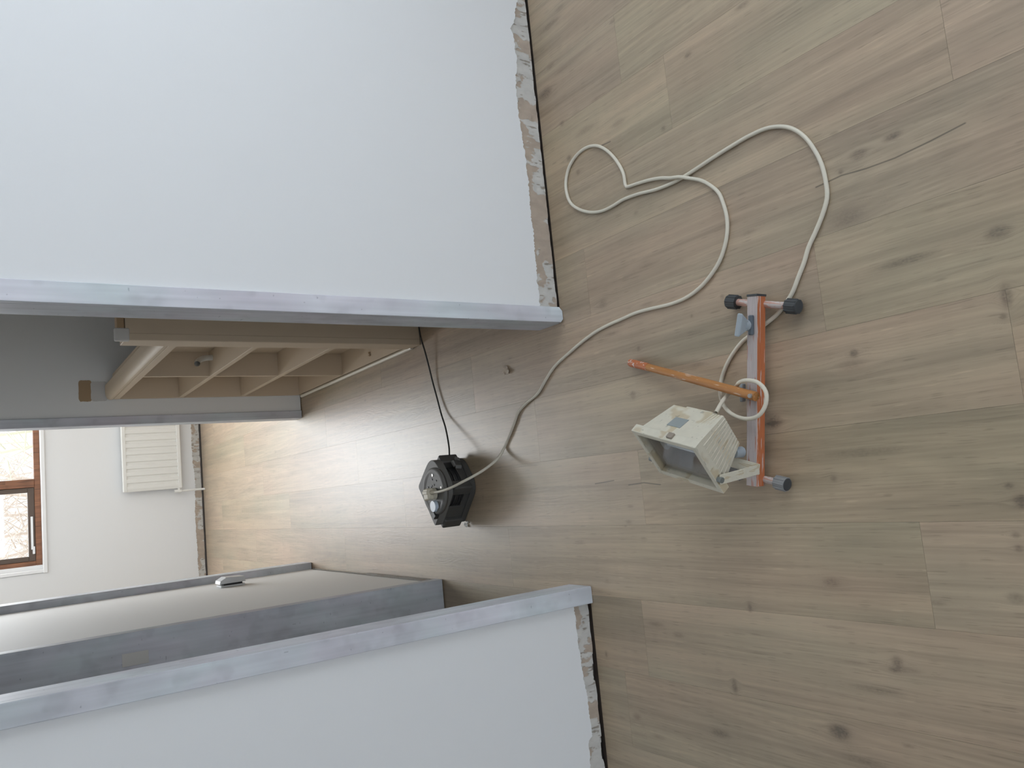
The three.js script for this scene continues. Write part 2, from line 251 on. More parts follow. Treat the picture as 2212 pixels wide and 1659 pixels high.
{ // a leftover piece of skirting along the foot of the hall wall, and the filled hinge mortise on the board
  const t = struct('trim_6', [0, 0, 0], 'leftover white skirting strip at the foot of the hall wall');
  part(t, 'strip', join([rbx(-0.36, -0.350, 0.001, 0.018, -3.42, -2.84, 0.003), rbx(-0.36, -0.355, 0.001, 0.010, -4.12, -3.42, 0.002)]), plaster);
  const b = scene.getObjectByName('trim_3'); part(b, 'hinge_mortise', rbx(-0.445, -0.407, 1.033, 1.107, -2.7485, -2.7465, 0.0008), filler, 'grey filled hinge recess');
}
{ // patches left on the hall's end wall above the shelves
  const w = scene.getObjectByName('wall_hall_end');
  const blob = (x0, x1, y0, y1, s) => { const sh = new THREE.Shape(); const n = 60; for (let k = 0; k < n; k++) { const a = k / n * 2 * Math.PI, c = Math.cos(a), d = Math.sin(a), r = 1 / Math.max(Math.abs(c), Math.abs(d)) * (0.93 + 0.1 * fbm(c * 3 + 9, d * 3 + 9, s, 3)); const x = (x0 + x1) / 2 + c * Math.min(r, 1.25) * (x1 - x0) / 2, y = (y0 + y1) / 2 + d * Math.min(r, 1.25) * (y1 - y0) / 2; k ? sh.lineTo(x, y) : sh.moveTo(x, y); } const g = new THREE.ExtrudeGeometry(sh, { depth: 0.0012, bevelEnabled: false }); return g; };
  const a = blob(0.540, 0.640, 0.99, 1.046, 3); a.translate(0, 0, -4.145); part(w, 'bare_patch', a, brownBare, 'brown patch of bare board');
  const b = blob(0.540, 0.634, 0.925, 0.996, 4); b.translate(0, 0, -4.1445); part(w, 'filler_patch', b, filler, 'pale patch of filler');
}

// ------------------------------------------------------------------ far window
{
  const w = struct('window_1', [0, 0, 0], 'brown wooden window in white reveal above the radiator'), fz0 = WZ - 0.115, fz1 = WZ - 0.06;
  part(w, 'sill', rbx(WX0 - 0.02, WX1 + 0.02, WY0 - 0.014, WY0 + 0.012, WZ - 0.12, WZ + 0.012, 0.004), whiteGloss, 'white painted sill');
  part(w, 'reveal', join([rbx(WX0 - 0.018, WX0 + 0.004, WY0, WY1, WZ - 0.13, WZ + 0.008, 0.003), rbx(WX1 - 0.004, WX1 + 0.018, WY0, WY1, WZ - 0.13, WZ + 0.008, 0.003), bx(WX0, WX1, WY1 - 0.01, WY1, WZ - 0.13, WZ + 0.004), bx(WX0, -0.264, WY0, WY1, WZ - 0.125, WZ - 0.062)]), whiteGloss, 'white reveal');
  const F = { x0: -0.268, x1: WX1, y0: WY0 + 0.012, y1: WY1 - 0.01 };
  part(w, 'window_frame', metric(join([rbx(F.x0, F.x1, F.y0, F.y0 + 0.036, fz0, fz1, 0.003), rbx(F.x0, F.x1, F.y1 - 0.05, F.y1, fz0, fz1, 0.003), rbx(F.x0, F.x0 + 0.03, F.y0 + 0.036, F.y1 - 0.05, fz0, fz1, 0.003), rbx(F.x1 - 0.05, F.x1, F.y0 + 0.036, F.y1 - 0.05, fz0, fz1, 0.003)]), 4, false), wood, 'varnished brown frame');
  part(w, 'mullion', metric(rbx(0.256, 0.312, F.y0 + 0.0361, F.y1 - 0.0501, fz0, fz1 + 0.004, 0.003), 4), wood);
  const s0 = -0.237, s1 = 0.255, sy0 = F.y0 + 0.0365, sy1 = F.y1 - 0.045;
  const sash = part(w, 'sash', join([rbx(s0, s1, sy0, sy0 + 0.04, fz0 + 0.005, fz1 - 0.006, 0.003), rbx(s0, s1, sy1 - 0.04, sy1, fz0 + 0.005, fz1 - 0.006, 0.003), rbx(s0, s0 + 0.032, sy0 + 0.04, sy1 - 0.04, fz0 + 0.005, fz1 - 0.006, 0.003), rbx(s1 - 0.032, s1, sy0 + 0.04, sy1 - 0.04, fz0 + 0.005, fz1 - 0.006, 0.003)]), darkSash, 'dark brown sash');
  part(sash, 'pane', bx(s0 + 0.03, s1 - 0.03, sy0 + 0.038, sy1 - 0.038, fz0 + 0.028, fz0 + 0.032), glass);
  part(sash, 'latch_plate', join([rbx(-0.16, 0.06, sy0 + 0.012, sy0 + 0.026, fz1 - 0.007, fz1 + 0.002, 0.002), rbx(-0.19, -0.14, sy0 + 0.004, sy0 + 0.018, fz1 - 0.007, fz1 + 0.006, 0.002)]), whiteGloss, 'white peeling draught strip');
  part(w, 'pane', bx(0.31, F.x1 - 0.048, F.y0 + 0.034, F.y1 - 0.048, fz0 + 0.02, fz0 + 0.024), glass);
}
// the two windows of the room the camera stands in
function roomWindow(n, g, place) { const w = struct('window_' + n, [0, 0, 0], 'wide white window of the near room'); g.forEach(([nm, geo, m]) => part(w, nm, place(geo), m)); }
roomWindow(2, [['window_frame', join([rbx(-1, 1, 0.85, 0.90, -0.03, 0.03, 0.004), rbx(-1, 1, 2.10, 2.15, -0.03, 0.03, 0.004), rbx(-1, -0.95, 0.9, 2.1, -0.03, 0.03, 0.004), rbx(0.95, 1, 0.9, 2.1, -0.03, 0.03, 0.004), rbx(-0.025, 0.025, 0.9, 2.1, -0.03, 0.03, 0.004)]), whiteGloss], ['pane', join([bx(-0.95, -0.025, 0.9, 2.1, -0.003, 0.003), bx(0.025, 0.95, 0.9, 2.1, -0.003, 0.003)]), glass]], (g) => { g.scale(0.9, 1, 1); g.rotateY(Math.PI / 2); g.translate(2.46, 0, -0.45); return g; });
roomWindow(3, [['window_frame', join([rbx(-1.1, 1.1, 0.85, 0.90, -0.03, 0.03, 0.004), rbx(-1.1, 1.1, 2.10, 2.15, -0.03, 0.03, 0.004), rbx(-1.1, -1.05, 0.9, 2.1, -0.03, 0.03, 0.004), rbx(1.05, 1.1, 0.9, 2.1, -0.03, 0.03, 0.004), rbx(-0.025, 0.025, 0.9, 2.1, -0.03, 0.03, 0.004)]), whiteGloss], ['pane', join([bx(-1.05, -0.025, 0.9, 2.1, -0.003, 0.003), bx(0.025, 1.05, 0.9, 2.1, -0.003, 0.003)]), glass]], (g) => { g.translate(0.2, 0, 4.66); return g; });

// ------------------------------------------------------------------ garden outside the far window
{
  const g = struct('ground'); part(g, 'soil', bx(-14, 14, -0.3, -0.2, -26, -6.6), mat([0.33, 0.30, 0.25], 1));
  const fence = thing('garden_fence', 'pale weathered garden fence behind the shrubs outside the window', 'fence', [0, -0.2, -11]);
  for (let k = 0; k < 34; k++) part(fence, 'fence_board', bx(-2.6 + k * 0.15, -2.452 + k * 0.15, -0.2, 1.9 + 0.02 * hash(k, 1, 4), -11.02, -11), mat([0.52 + 0.12 * hash(k, 2, 3), 0.505 + 0.12 * hash(k, 2, 3), 0.50 + 0.12 * hash(k, 2, 3)], 0.9));
  const twigMat = [mat([0.66, 0.64, 0.50], 0.9), mat([0.62, 0.53, 0.46], 0.9)];
  const shrub = (label, x, z, n, spread, m, s) => {
    seed = s; const t = thing('bare_shrub', label, 'shrub', [x, -0.2, z], 'shrubs outside the window'); const tw = [];
    for (let k = 0; k < n; k++) { const a = rnd() * 6.28, b = V(x + (rnd() - 0.5) * spread, 0.5 + rnd() * 1.1, z + (rnd() - 0.5) * 0.7), e = b.clone().add(V((rnd() - 0.5) * 0.5, (rnd() - 0.35) * 0.5, (rnd() - 0.5) * 0.4)), r = 0.003 + 0.006 * rnd() * rnd(); tw.push(rod(b, e, r, r * 0.5, 5)); }
    part(t, 'twigs', tw, m); const st = []; for (let k = 0; k < 6; k++) st.push(rod(V(x + (k - 2.5) * spread * 0.04, -0.2, z), V(x + (k - 2.5) * spread * 0.16, 1.2 + 0.2 * rnd(), z + (rnd() - 0.5) * 0.4), 0.022, 0.010, 7)); part(t, 'stem', st, m);
  };
  shrub('straw coloured bare shrub seen through the dark sash', 0.02, -9.0, 900, 1.3, twigMat[1], 77);
  shrub('pale yellow bare shrub seen through the fixed pane', 0.92, -7.3, 260, 0.9, twigMat[0], 99);
}

// ------------------------------------------------------------------ radiator
{
  const enamel = mat([0.78, 0.775, 0.74], 0.4), t = thing('radiator', 'cream ribbed panel radiator hanging under the window', 'radiator', [0.66, 0.159, WZ + 0.05]);
  const x0 = 0.168, x1 = 1.16, y0 = 0.159, y1 = 0.553, zb = WZ + 0.035, zf = WZ + 0.07;
  // pressed front: ribs run upright, each a shallow trapezium
  const s = new THREE.Shape(); s.moveTo(x0, zb); s.lineTo(x0, zf - 0.006); s.lineTo(x0 + 0.02, zf);
  const n = 19, pw = (x1 - x0 - 0.04) / n;
  for (let k = 0; k < n; k++) { const a = x0 + 0.02 + k * pw; s.lineTo(a + pw * 0.32, zf); s.lineTo(a + pw * 0.45, zf - 0.007); s.lineTo(a + pw * 0.72, zf - 0.007); s.lineTo(a + pw * 0.85, zf); }
  s.lineTo(x1 - 0.02, zf); s.lineTo(x1, zf - 0.006); s.lineTo(x1, zb); s.closePath();
  const g = new THREE.ExtrudeGeometry(s, { depth: y1 - y0 - 0.05, bevelEnabled: false }); g.rotateX(Math.PI / 2); g.scale(1, 1, 1); // shape's y is z
  const p = g.attributes.position; g.rotateX(0);
  // rotateX(90deg) sends (x, y, z) to (x, -z, y)
  g.translate(0, y1 - 0.025, 0);
  part(t, 'panel', g, enamel);
  part(t, 'top_rim', rbx(x0, x1, y1 - 0.028, y1, zb, zf + 0.001, 0.006), enamel); part(t, 'bottom_rim', rbx(x0, x1, y0, y0 + 0.028, zb, zf + 0.001, 0.006), enamel);
  for (const x of [x0 + 0.1, x1 - 0.13]) part(t, 'bracket', bx(x, x + 0.03, y0 + 0.05, y1 - 0.05, WZ + 0.0025, zb), enamel);
  const v = part(t, 'valve', join([rod(V(x0 + 0.002, 0.178, WZ + 0.052), V(x0 - 0.03, 0.178, WZ + 0.052), 0.011), rod(V(x0 - 0.02, 0.165, WZ + 0.052), V(x0 - 0.02, 0.212, WZ + 0.052), 0.013, 0.011)]), enamel);
  part(t, 'pipe', rod(V(x0 - 0.02, 0.0005, WZ + 0.052), V(x0 - 0.02, 0.17, WZ + 0.052), 0.008), enamel, 'white feed pipe running down into the floor');
}

// ------------------------------------------------------------------ low wall of open shelves
{
  const t = thing('shelf_unit', 'cream built-in open shelves with rounded top rail along the hall', 'shelves', [0.556, 0, -2.77]);
  const zN = -2.772, zF = -4.128, SL = -0.0135;                                  // the front leans a little towards the far end
  const xf = (z) => 0.566 + SL * (zN - z) / 1.0;                                 // front face
  const skew = (g) => { const p = g.attributes.position; for (let i = 0; i < p.count; i++) p.setX(i, p.getX(i) + xf(p.getZ(i))); return g; };
  const BACK = 0.105, H = 0.905;
  part(t, 'end_wall', metric(bx(0.562, 0.95, 0.003, 1.058, zN - 0.045, zN)), cream, 'beige painted end panel');
  part(t, 'end_cap', rbx(0.560, 0.95, 1.0595, 1.082, zN - 0.045, zN - 0.001, 0.004), brownBare, 'bare brown cap of the end panel');
  part(t, 'front_post', skew(rbx(-0.010, 0.014, 0.002, 1.062, zN - 0.090, zN + 0.002, 0.003)), cream);
  part(t, 'post_top', skew(rbx(-0.012, 0.03, 1.045, 1.09, zN - 0.018, zN + 0.003, 0.005)), filler, 'crumbling pale filler on the post top');
  part(t, 'back_panel', skew(bx(BACK, BACK + 0.012, 0.003, H, zF, zN - 0.05)), cream);
  part(t, 'divider', skew(bx(0.002, BACK, 0.016, H - 0.003, -3.546, -3.528)), cream);
  part(t, 'end_panel', skew(bx(0.0, BACK, 0.003, H - 0.003, zF - 0.012, zF + 0.004)), cream);
  for (const [ya, yb] of [[0.298, 0.320], [0.594, 0.616]]) part(t, 'shelf', skew(rbx(0.0, BACK, ya, yb, zF + 0.004, zN - 0.088, 0.002)), cream);
  part(t, 'bottom_board', skew(bx(0.002, BACK, 0.003, 0.016, zF, zN - 0.088)), cream);
  part(t, 'bottom_moulding', skew(rod(V(-0.008, 0.0085, zF + 0.02), V(-0.008, 0.0085, zN - 0.06), 0.008, 0.008, 12)), mat([0.80, 0.74, 0.62], 0.4), 'cream quarter round strip on the floor');
  part(t, 'front_rail', skew(rbx(-0.002, 0.016, 0.878, H, zF, zN - 0.088, 0.002)), cream);
  { // rounded top rail
    const s = new THREE.Shape(); s.moveTo(0.068, 0.907); s.lineTo(0.068, 0.934); s.quadraticCurveTo(0.066, 0.938, 0.062, 0.938); s.lineTo(0.030, 0.938); s.quadraticCurveTo(0.004, 0.937, -0.004, 0.922); s.quadraticCurveTo(-0.006, 0.912, -0.002, 0.907); s.closePath();
    const g = new THREE.ExtrudeGeometry(s, { depth: (zN - 0.088) - zF, bevelEnabled: false, curveSegments: 10 }); g.translate(0, 0, zF); part(t, 'top_rail', skew(g), cream);
  }
  const stub = new THREE.TubeGeometry(new THREE.CatmullRomCurve3([V(0.628, 0.612, -3.47), V(0.622, 0.655, -3.46), V(0.606, 0.682, -3.44), V(0.592, 0.690, -3.42)]), 14, 0.012, 10); part(t, 'pipe_stub', stub, mat([0.7, 0.68, 0.63], 0.5), 'pale bent pipe stub inside the top compartment');
}

// ------------------------------------------------------------------ wall socket
{
  const t = thing('wall_socket', 'light grey surface socket low on the white hall wall', 'socket', [-0.36, 0.48, -3.885]);
  part(t, 'back_plate', rbx(-0.36, -0.352, 0.427, 0.535, -3.925, -3.845, 0.003), mat([0.72, 0.73, 0.73], 0.5));
  part(t, 'body', rbx(-0.353, -0.333, 0.436, 0.520, -3.915, -3.855, 0.003), mat([0.03, 0.03, 0.032], 0.6), 'black socket body');
  const s = new THREE.Shape(); s.moveTo(-0.342, 0.427); s.lineTo(-0.322, 0.432); s.lineTo(-0.318, 0.51); s.lineTo(-0.332, 0.535); s.lineTo(-0.342, 0.538); s.closePath();
  const g = new THREE.ExtrudeGeometry(s, { depth: 0.082, bevelEnabled: true, bevelThickness: 0.002, bevelSize: 0.002, bevelSegments: 2 }); g.translate(0, 0, -3.926); part(t, 'cover', g, mat([0.66, 0.67, 0.68], 0.45));
}

// ------------------------------------------------------------------ cable reel
const reelGrey = mat([0.075, 0.072, 0.066], 0.6), reelTop = mat([0.16, 0.155, 0.145], 0.6), reelDark = mat([0.035, 0.034, 0.033], 0.5);
{
  const cs = [[-0.138, -2.551], [-0.012, -2.436], [0.120, -2.533], [0.006, -2.656]], ctr = [-0.006, -2.544];
  const t = thing('cable_reel', 'dusty dark grey square cable reel standing on the hall floor', 'cable reel', [ctr[0], 0, ctr[1]]);
  const plate = (y0, h, k, radii, bev) => {
    const P = cs.map(([x, z]) => [ctr[0] + (x - ctr[0]) * k, ctr[1] + (z - ctr[1]) * k]), s = new THREE.Shape();
    P.forEach((c, i) => { const a = P[(i + 3) % 4], b = P[(i + 1) % 4], r = radii[i], la = Math.hypot(a[0] - c[0], a[1] - c[1]), lb = Math.hypot(b[0] - c[0], b[1] - c[1]); const p = [c[0] + (a[0] - c[0]) * r / la, -(c[1] + (a[1] - c[1]) * r / la)], q = [c[0] + (b[0] - c[0]) * r / lb, -(c[1] + (b[1] - c[1]) * r / lb)]; i ? s.lineTo(...p) : s.moveTo(...p); s.quadraticCurveTo(c[0], -c[1], ...q); }); s.closePath();
    const g = new THREE.ExtrudeGeometry(s, { depth: h - 2 * bev, bevelEnabled: bev > 0, bevelThickness: bev, bevelSize: bev, bevelOffset: -bev, bevelSegments: 2, curveSegments: 12 }); g.rotateX(-Math.PI / 2); g.translate(0, y0 + bev, 0); return g;
  };
  part(t, 'base', plate(0.001, 0.022, 1.0, [0.012, 0.05, 0.07, 0.03], 0.002), reelGrey);
  part(t, 'top_plate', plate(0.092, 0.030, 1.0, [0.010, 0.05, 0.07, 0.012], 0.002), reelTop);
  cs.forEach(([x, z], i) => { const k = [0.88, 0.76, 0.72, 0.82][i], px = ctr[0] + (x - ctr[0]) * k, pz = ctr[1] + (z - ctr[1]) * k; const g = rbx(-0.019, 0.019, 0.02, 0.094, -0.019, 0.019, 0.006); g.rotateY(0.72); g.translate(px, 0, pz); part(t, 'corner_post', g, reelGrey); });
  const side = (i, s0, s1, y0, y1, m) => { const a = V(cs[i][0], 0, cs[i][1]), b = V(cs[i + 1][0], 0, cs[i + 1][1]), e = b.clone().sub(a), l = e.length(); e.normalize(); const o = V(e.z, 0, -e.x), inw = V(ctr[0], 0, ctr[1]).sub(a).dot(o) > 0 ? o : o.negate(); const c = a.clone().addScaledVector(e, (s0 + s1) / 2 * l).addScaledVector(inw, 0.010); c.y = (y0 + y1) / 2; return part(t, 'side_panel', frame(rbx(-(s1 - s0) * l / 2, (s1 - s0) * l / 2, -(y1 - y0) / 2, (y1 - y0) / 2, -0.004, 0.004, 0.002), c, e, V(0, 1, 0), e.clone().cross(V(0, 1, 0))), m); };
  side(0, 0.04, 0.46, 0.018, 0.095, reelGrey); side(0, 0.46, 0.9, 0.018, 0.042, reelGrey); side(1, 0.1, 0.86, 0.018, 0.050, reelGrey); side(2, 0.2, 0.92, 0.018, 0.095, reelGrey);
  part(t, 'drum', (() => { const g = new THREE.CylinderGeometry(0.062, 0.062, 0.078, 32); g.translate(ctr[0], 0.058, ctr[1]); return g; })(), reelDark, 'black cable drum');
  for (let k = 0; k < 7; k++) { const g = new THREE.TorusGeometry(0.064 + 0.004 * hash(k, 1, 9), 0.0045, 8, 40); g.rotateX(Math.PI / 2); g.translate(ctr[0], 0.029 + k * 0.0095, ctr[1]); part(t, 'cable_turn', g, reelDark, 'black cable wound on the drum'); }
  for (const [x, y, z, q] of [[0.075, 0.07, -2.475, 0.3], [0.062, 0.055, -2.468, 1.2], [0.09, 0.045, -2.49, 2.0]]) { const g = rbx(-0.011, 0.011, -0.004, 0.004, -0.006, 0.006, 0.002); g.rotateZ(q); g.rotateY(q); g.translate(x, y, z); part(t, 'clip', g, reelTop, 'scuffed plastic clip'); }
  const dc = [-0.015, -2.522];
  part(t, 'disc', (() => { const p = [[0, 0.119], [0.082, 0.119], [0.082, 0.128], [0.077, 0.134], [0.066, 0.134], [0.063, 0.131], [0, 0.131]].map(([r, y]) => new THREE.Vector2(r, y)); const g = new THREE.LatheGeometry(p, 48); g.translate(dc[0], 0, dc[1]); return g; })(), reelTop, 'round grey lid with outlets');
  const hole = (a, r, s = 0.004) => { const g = new THREE.CylinderGeometry(s, s, 0.002, 12); g.translate(dc[0] + Math.cos(a) * r, 0.1318, dc[1] + Math.sin(a) * r); return g; };
  part(t, 'outlet_holes', [0.2, 0.55, -0.5, -0.15, -0.9, -1.2].map((a, i) => hole(a, 0.022 + 0.02 * (i % 2), 0.0032)), reelDark, 'black outlet holes');
  for (const a of [0.0, 1.4]) part(t, 'screw', hole(a, 0.056, 0.005), mat([0.5, 0.48, 0.45], 0.4, { metalness: 0.6 }), 'bright screw head');
  part(t, 'outlet_cap', (() => { const g = new THREE.CylinderGeometry(0.019, 0.021, 0.012, 24); g.translate(dc[0] - 0.052, 0.137, dc[1] + 0.004); return g; })(), mat([0.55, 0.62, 0.70], 0.35), 'pale blue outlet cap');
  part(t, 'thermal_knob', (() => { const g = rbx(-0.012, 0.012, 0.122, 0.138, -0.01, 0.01, 0.003); g.rotateY(0.7); g.translate(-0.098, 0, -2.527); return g; })(), reelDark, 'black reset knob');
}
{ // black lead of the reel, running off along the hall
  const c = thing('reel_lead', 'thin black lead stretched from the cable reel towards the shelf end', 'cable', [0.40, 0, -2.65]);
  part(c, 'lead', cable([[1.02, 0.045, -2.73], [0.80, 0.04, -2.715], [0.644, 0.035, -2.711], [0.612, 0.033, -2.713], [0.567, 0.03, -2.708], [0.522, 0.024, -2.7], [0.46, 0.016, -2.692], [0.399, 0.011, -2.682], [0.338, 0.01, -2.662], [0.265, 0.014, -2.63], [0.209, 0.026, -2.586], [0.133, 0.05, -2.531], [0.1065, 0.057, -2.521]], 0.0032, 6, 8), mat([0.03, 0.028, 0.025], 0.5));
}

// ------------------------------------------------------------------ white lamp flex with its plug
const flexMat = mat([0.68, 0.63, 0.52], 0.5);
{
  const R = 0.0047, y = R;
  const floorPts = [[0.106, y + 0.001, -2.243], [0.145, y, -2.205], [0.178, y, -2.174], [0.211, y, -2.145], [0.236, y, -2.093], [0.258, y, -2.028], [0.295, y, -1.977], [0.326, y, -1.929], [0.359, y, -1.838], [0.379, y, -1.774], [0.393, y, -1.715], [0.4, y, -1.66], [0.404, y, -1.607], [0.408, y, -1.557], [0.407, y, -1.505], [0.402, y, -1.421], [0.406, y, -1.365], [0.421, y, -1.316], [0.445, y, -1.275], [0.469, y, -1.248], [0.498, y, -1.229], [0.528, y, -1.217], [0.56, y, -1.213], [0.596, y, -1.218], [0.625, y, -1.227], [0.648, y, -1.245], [0.674, y, -1.275], [0.691, y + 0.004, -1.307], [0.703, y + 0.0095, -1.332], [0.715, y + 0.005, -1.37], [0.728, y, -1.403], [0.738, y, -1.443], [0.745, y, -1.487], [0.749, y, -1.52], [0.752, y, -1.533],
    [0.760, y, -1.536], [0.791, y, -1.538], [0.842, y, -1.563], [0.884, y, -1.598], [0.91, y, -1.635], [0.921, y, -1.68], [0.915, y, -1.725], [0.894, y, -1.761], [0.861, y, -1.781], [0.827, y, -1.784], [0.791, y, -1.772], [0.759, y, -1.738], [0.733, y, -1.689], [0.72, y, -1.64], [0.719, y, -1.591], [0.722, y, -1.553], [0.717, y, -1.492], [0.706, y, -1.428], [0.702, y, -1.374], [0.703, y, -1.332], [0.709, y, -1.277], [0.716, y, -1.216], [0.72, y, -1.172], [0.723, y, -1.12], [0.72, y, -1.071], [0.707, y, -1.032], [0.689, y, -1.005], [0.662, y, -0.982], [0.629, y, -0.965], [0.593, y, -0.953], [0.561, y, -0.949], [0.52, y, -0.95], [0.49, y, -0.964], [0.457, y, -0.987], [0.428, y, -1.01], [0.399, y, -1.026], [0.373, y, -1.044], [0.345, y, -1.063], [0.328, y, -1.08], [0.306, y, -1.109], [0.29, y, -1.147], [0.277, y, -1.181], [0.265, y, -1.213], [0.241, y, -1.247], [0.214, y, -1.273], [0.186, y + 0.002, -1.289]];
  const rise = [[-0.0175, 0.1560, -2.478], [-0.018, 0.155, -2.445], [-0.008, 0.150, -2.366], [0.009, 0.13, -2.314], [0.027, 0.1, -2.28], [0.047, 0.065, -2.263], [0.076, 0.025, -2.252]];
  const ring = [[0.154, 0.02, -1.286], [0.124, 0.04, -1.263], [0.1, 0.055, -1.231], [0.083, 0.065, -1.183], [0.087, 0.068, -1.144], [0.11, 0.066, -1.124], [0.135, 0.064, -1.122], [0.158, 0.064, -1.14], [0.167, 0.066, -1.169], [0.166, 0.055, -1.198], [0.160, 0.040, -1.22], [0.153, 0.0355, -1.236], [0.143, 0.044, -1.247], [0.126, 0.07, -1.243], [0.112, 0.092, -1.236], [0.104, 0.102, -1.234]];
  const c = thing('lamp_flex', 'long cream lamp flex looping over the boards with its plug in the reel', 'cable', [0.4, 0, -1.6]);
  part(c, 'flex', cable([...rise, ...floorPts, ...ring], R, 5, 10), flexMat);
  const plugMat = mat([0.66, 0.60, 0.47], 0.5), pc = V(-0.024, 0.134, -2.513);
  part(c, 'plug', [(() => { const g = new THREE.CylinderGeometry(0.019, 0.021, 0.016, 24); g.translate(pc.x, pc.y + 0.008, pc.z); return g; })(), (() => { const g = rbx(-0.020, 0.020, 0.012, 0.036, -0.018, 0.018, 0.006, 3); g.rotateY(0.1); g.translate(pc.x, pc.y, pc.z); return g; })(), (() => { const g = rbx(-0.006, 0.006, 0.034, 0.040, -0.016, 0.016, 0.002); g.translate(pc.x + 0.006, pc.y, pc.z); return g; })()], plugMat, 'cream angled plug');
  part(c, 'strain_relief', rod(V(-0.018, 0.156, -2.497), V(-0.018, 0.1555, -2.468), 0.008, 0.006, 14), plugMat);
}

// ------------------------------------------------------------------ work light on its low stand
{
  const t = thing('work_light', 'cream halogen work light on a low orange floor stand', 'work light', [0.14, 0, -1.18]);
  const speck = (base, spot, th, s, sc = 1) => texture(256, 256, (i, j, o) => { const u = i / 256 * sc, v = j / 256 * sc, a = sm(th, th + 0.06, fbm(u * 9, v * 9, s, 4)), d = vn(u * 60, v * 60, s + 7) > 0.93 ? 0.5 : 1; for (let k = 0; k < 3; k++) o[k] = (base[k] + (spot[k] - base[k]) * a) * (0.92 + 0.16 * vn(u * 14, v * 14, s + 2)) * (a > 0.5 ? 1 : d === 1 ? 1 : 0.8); });
  const orange = new THREE.MeshStandardMaterial({ map: speck([0.50, 0.155, 0.06], [0.62, 0.50, 0.46], 0.66, 301), roughness: 0.55 }), splat = new THREE.MeshStandardMaterial({ map: speck([0.46, 0.40, 0.385], [0.40, 0.17, 0.11], 0.70, 311), roughness: 0.75 }), pinkish = new THREE.MeshStandardMaterial({ map: speck([0.50, 0.30, 0.24], [0.56, 0.50, 0.47], 0.5, 321), roughness: 0.7 });
  const ochre = new THREE.MeshStandardMaterial({ map: speck([0.44, 0.19, 0.055], [0.62, 0.45, 0.33], 0.72, 331), roughness: 0.55 }), rubber = mat([0.055, 0.058, 0.06], 0.7), rubberDusty = mat([0.26, 0.26, 0.26], 0.85);
  const enamel = new THREE.MeshStandardMaterial({ map: texture(512, 512, (i, j, o) => { const u = i / 512, v = j / 512, st = sm(0.60, 0.74, fbm(u * 6, v * 6, 341, 3)), sp = sm(0.9, 0.95, vn(u * 34, v * 34, 343)), k = 0.95 + 0.1 * fbm(u * 20, v * 20, 345, 2) - 0.3 * sp; o[0] = k * (0.64 - 0.10 * st); o[1] = k * (0.60 - 0.14 * st); o[2] = k * (0.49 - 0.17 * st); }), roughness: 0.5 });
  // stand: square bar, two cross tubes and one leg
  const A = V(0.352, 0.034, -1.137), B = V(-0.066, 0.034, -1.207), ax = B.clone().sub(A).normalize(), side = ax.clone().cross(V(0, 1, 0)).normalize(), up = V(0, 1, 0), mid = A.clone().add(B).multiplyScalar(0.5), L = A.distanceTo(B);
  part(t, 'bar', frame(rbx(-L / 2, L / 2, -0.0155, 0.0125, -0.0135, 0.0135, 0.002), mid, ax, up, side), orange, 'orange square tube');
  part(t, 'bar_paint', frame(rbx(-L / 2 + 0.001, L / 2 - 0.001, 0.0122, 0.0142, -0.0133, 0.0133, 0.0008), mid, ax, up, side), splat, 'whitish dried paint along the bar top');
  part(t, 'end_cap', frame(rbx(-L / 2 - 0.003, -L / 2 + 0.002, -0.017, 0.0155, -0.0145, 0.0145, 0.001), mid, ax, up, side), rubber, 'black plastic end cap');
  const cross = (c, n, f, capMat, dirN, cr) => { // c: centre on the bar, n / f: reach towards and away from the viewer
    const d = dirN.clone().normalize(), a = c.clone().addScaledVector(d, n), b = c.clone().addScaledVector(d, -f);
    part(t, 'cross_tube', rod(a, b, 0.0080), pinkish, 'paint spattered cross tube');
    for (const [p, s, r] of [[a, 1, cr], [b, -1, cr]]) {
      const g = [rod(p.clone().addScaledVector(d, -s * 0.022), p.clone().addScaledVector(d, s * 0.006), r, r, 18)];
      for (let k = 0; k < 9; k++) { const q = k / 9 * 6.283, o = V(0, 1, 0).multiplyScalar(Math.cos(q) * r).addScaledVector(d.clone().cross(V(0, 1, 0)).normalize(), Math.sin(q) * r); g.push(rod(p.clone().addScaledVector(d, -s * 0.022).add(o), p.clone().addScaledVector(d, s * 0.005).add(o), 0.0016, 0.0016, 6)); }
      const cap = part(t, 'foot_cap', g, capMat, 'ribbed black rubber foot'); part(cap, 'cap_end', rod(p.clone().addScaledVector(d, s * 0.0055), p.clone().addScaledVector(d, s * 0.0072), r * 0.97, r * 0.9, 18), rubber);
    }
  };
  cross(V(0.335, 0.0182, -1.141), 0.094, 0.085, rubber, V(-0.30, 0, 1), 0.0155); cross(V(-0.050, 0.0182, -1.206), 0.068, 0.075, rubberDusty, V(-0.25, 0, 1), 0.0148);
  part(t, 'leg', rod(V(0.128, 0.062, -1.150), V(0.279, 0.0105, -1.585), 0.0105, 0.0095), ochre, 'orange round leg lying towards the doorway');
  part(t, 'leg_tip', rod(V(0.255, 0.0187, -1.515), V(0.279, 0.0107, -1.587), 0.0104, 0.0106), orange, 'red orange end of the leg');
  part(t, 'leg_bolt', [rod(V(0.131, 0.058, -1.158), V(0.131, 0.077, -1.157), 0.006, 0.005, 6)], mat([0.5, 0.5, 0.5], 0.4, { metalness: 0.7 }));
  const blueGrey = mat([0.34, 0.38, 0.41], 0.6);
